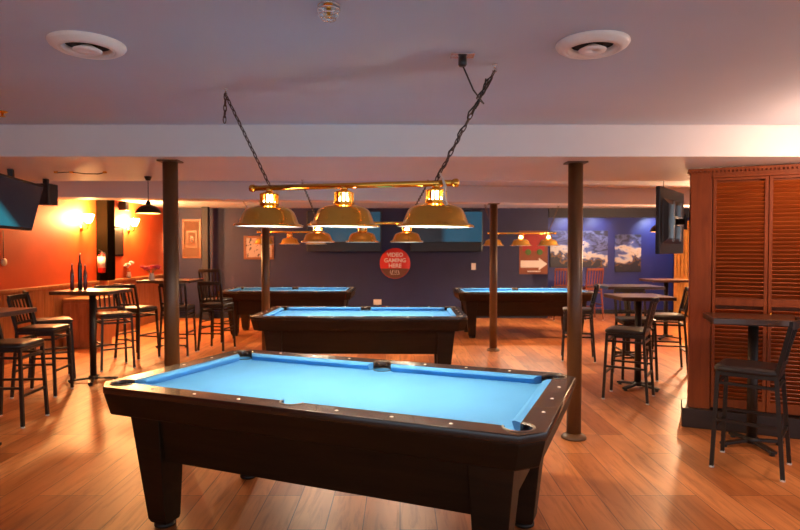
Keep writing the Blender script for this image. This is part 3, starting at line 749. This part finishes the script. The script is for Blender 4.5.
MB().b2(-.09, .09, -.01, -.001, 0, .12).build('cover_plate', 'label', t, .003)
for x in (-.04, .04): MB().b2(x - .02, x + .02, -.013, -.01, .03, .09).build('socket', 'white', t)
t = thing('light_switch', 'pale switch plate on the back wall right of the televisions', 'switch', (1.66, 13.4, 1.09))
MB().b2(-.05, .05, -.01, -.001, 0, .15).build('cover_plate', 'label', t, .003)
MB().b2(-.018, .018, -.018, -.01, .045, .105).build('rocker', 'white', t, .002)
# alcove canvases and spots
def canvas(label, x, z, w, h, mat):
    t = thing('canvas_print', label, 'painting', (x, 14.3, z))
    MB().b2(-w / 2, w / 2, -.04, -.001, -h / 2, h / 2).build('stretched_canvas', mat, t, .003)
    MB().b2(-w / 2 + .04, w / 2 - .04, -.012, -.001, h / 2 - .08, h / 2 - .05).build('hanging_rail', 'frame_wood', t)
canvas('wide marbled blue and white canvas, half behind the right column', 4.30, 1.56, 1.38, .88, 'art')
canvas('narrow marbled blue and white canvas, the right one on the blue wall', 5.48, 1.46, .62, .90, 'art2')
def wallspot(label, x, watts):
    t = thing('spot_lamp', label, 'lamp', (x, 13.75, H))
    MB().lathe([(.001, 0), (.04, 0), (.04, -.012), (.001, -.012)], 14).build('ceiling_plate', 'blackmetal', t)
    MB().tube([(0, 0, -.01), (0, 0, -.11)], .008, 8).build('stem', 'blackmetal', t)
    dv = Vector((0, .75, -.66)).normalized(); p = Vector((0, -.01, -.11))
    MB().tube([p - dv * .03, p + dv * .06], [.03, .045], 14).build('head', 'blackmetal', t)
    MB().tube([p + dv * .061, p + dv * .064], .038, 14).build('lens', 'spot', t)
    l = bpy.data.lights.new('spot_light', 'SPOT'); l.energy = watts; l.color = (.85, .92, 1); l.spot_size = R(95); l.spot_blend = .6; l.shadow_soft_size = .04
    o = bpy.data.objects.new('spot_light', l); COL.objects.link(o); o.parent = t; o.location = p + dv * .075; o.rotation_euler = dv.to_track_quat('-Z', 'Y').to_euler()
wallspot('left ceiling spot over the alcove, hidden by the right column', 4.0, 9)
wallspot('middle ceiling spot lighting the blue wall between the canvases', 4.72, 9)
wallspot('right ceiling spot lighting the blue wall near the television', 6.05, 16)
# gold curtain on the right wall
t = thing('curtain', 'gold pleated curtain beneath the right television, far right wall', 'curtain', (6.6, 13.3, 0))
ring = [[], []]
n = 60
fr = [Vector((-.06 + .03 * math.sin(i * 1.05), -.85 + 1.7 * i / n, 0)) for i in range(n + 1)]
bk = [Vector((p.x + .006, p.y, 0)) for p in reversed(fr)]
MB().loft([[p + Vector((0, 0, .06)) for p in fr + bk], [p + Vector((0, 0, 2.2)) for p in fr + bk]]).build('drape', 'curtain', t)
MB().tube([(-.06, -.88, 2.215), (-.06, .88, 2.215)], .014, 10).build('curtain_rod', 'blackmetal', t)

# ------------------------------------------------------------------ louvred closet on the right
cl = thing('louvered_closet', 'red wood closet with louvred folding doors at the right', 'closet', (2.505, 5.13, 0), math.atan2(-.33, .735))
CW, CD, CH = 2.3, .28, 2.20
MB().b2(0, .165, 0, CD, 0, CH).build('side_panel', 'closetwood', cl, .004)
MB().b2(.165, CW, .06, CD, 0, CH).build('back_panel', 'closetwood', cl)
MB().b2(.165, CW, 0, .06, CH - .055, CH).build('header', 'closetwood', cl, .003)
MB().b2(.165, CW, -.012, 0, CH - .060, CH - .040).build('header_strip', 'closetwood', cl, .002)
mb = MB(); mb.b2(-.02, CW, -.022, CD, CH, CH + .022)
k = 0.0
while k < CW: mb.box((k, -.022, CH - .008), (.018, .012, .016)); k += .03
mb.build('cornice', 'closetwood', cl)
MB().b2(-.05, CW, -.05, CD, 0, .165).build('plinth', 'plinth', cl, .006)
DW = .405; x = .172
for i in range(5):
    z0, z1 = .185, CH - .062
    q = .026
    dr = MB().b2(x, x + q, .0, .035, z0, z1).b2(x + DW - q, x + DW, .0, .035, z0, z1).b2(x + q, x + DW - q, 0, .035, z0, z0 + .08).b2(x + q, x + DW - q, 0, .035, z1 - .022, z1).b2(x + q, x + DW - q, 0, .035, 1.06, 1.12).build('door', 'closetwood', cl, .002)
    mb = MB(); z = z0 + .09
    rm = Matrix.Rotation(R(-42), 3, 'X')
    while z < z1 - .03:
        if not 1.045 < z < 1.135: mb.box((x + DW / 2, .018, z), (DW - .054, .042, .006), rm)
        z += .0335
    mb.build('louver_panel', 'louver', dr)
    if i % 2: MB().ball((x + .018, -.018, 1.0), .014, 10).build('knob', 'brass', dr)
    x += DW + .006

# ------------------------------------------------------------------ added ambient fill through the open back of the room, camera, view
w = bpy.data.worlds.new('world'); sc.world = w; w.use_nodes = True
bg = w.node_tree.nodes['Background']; bg.inputs[0].default_value = (.72, .85, 1, 1); bg.inputs[1].default_value = .54
cd = bpy.data.cameras.new('camera'); cam = bpy.data.objects.new('camera', cd); COL.objects.link(cam)
cd.sensor_fit = 'HORIZONTAL'; cd.sensor_width = 36; cd.lens = 593.7 / 800 * 36
cam.location = (0, 0, 1.525); cam.rotation_euler = (R(90) - .0244, 0, 0); cd.clip_start = .05
cd.dof.use_dof = True; cd.dof.focus_distance = 2.9; cd.dof.aperture_fstop = 4.5
sc.camera = cam
sc.view_settings.view_transform = 'Standard'; sc.view_settings.look = 'None'
sc.view_settings.exposure = 1.42; sc.view_settings.gamma = 1; sc.view_settings.use_curve_mapping = False
sc.cycles.use_denoising = True
sc.cycles.max_bounces = 8; sc.cycles.diffuse_bounces = 5; sc.cycles.glossy_bounces = 4
sc.cycles.sample_clamp_indirect = 6; sc.cycles.caustics_reflective = False; sc.cycles.caustics_refractive = False
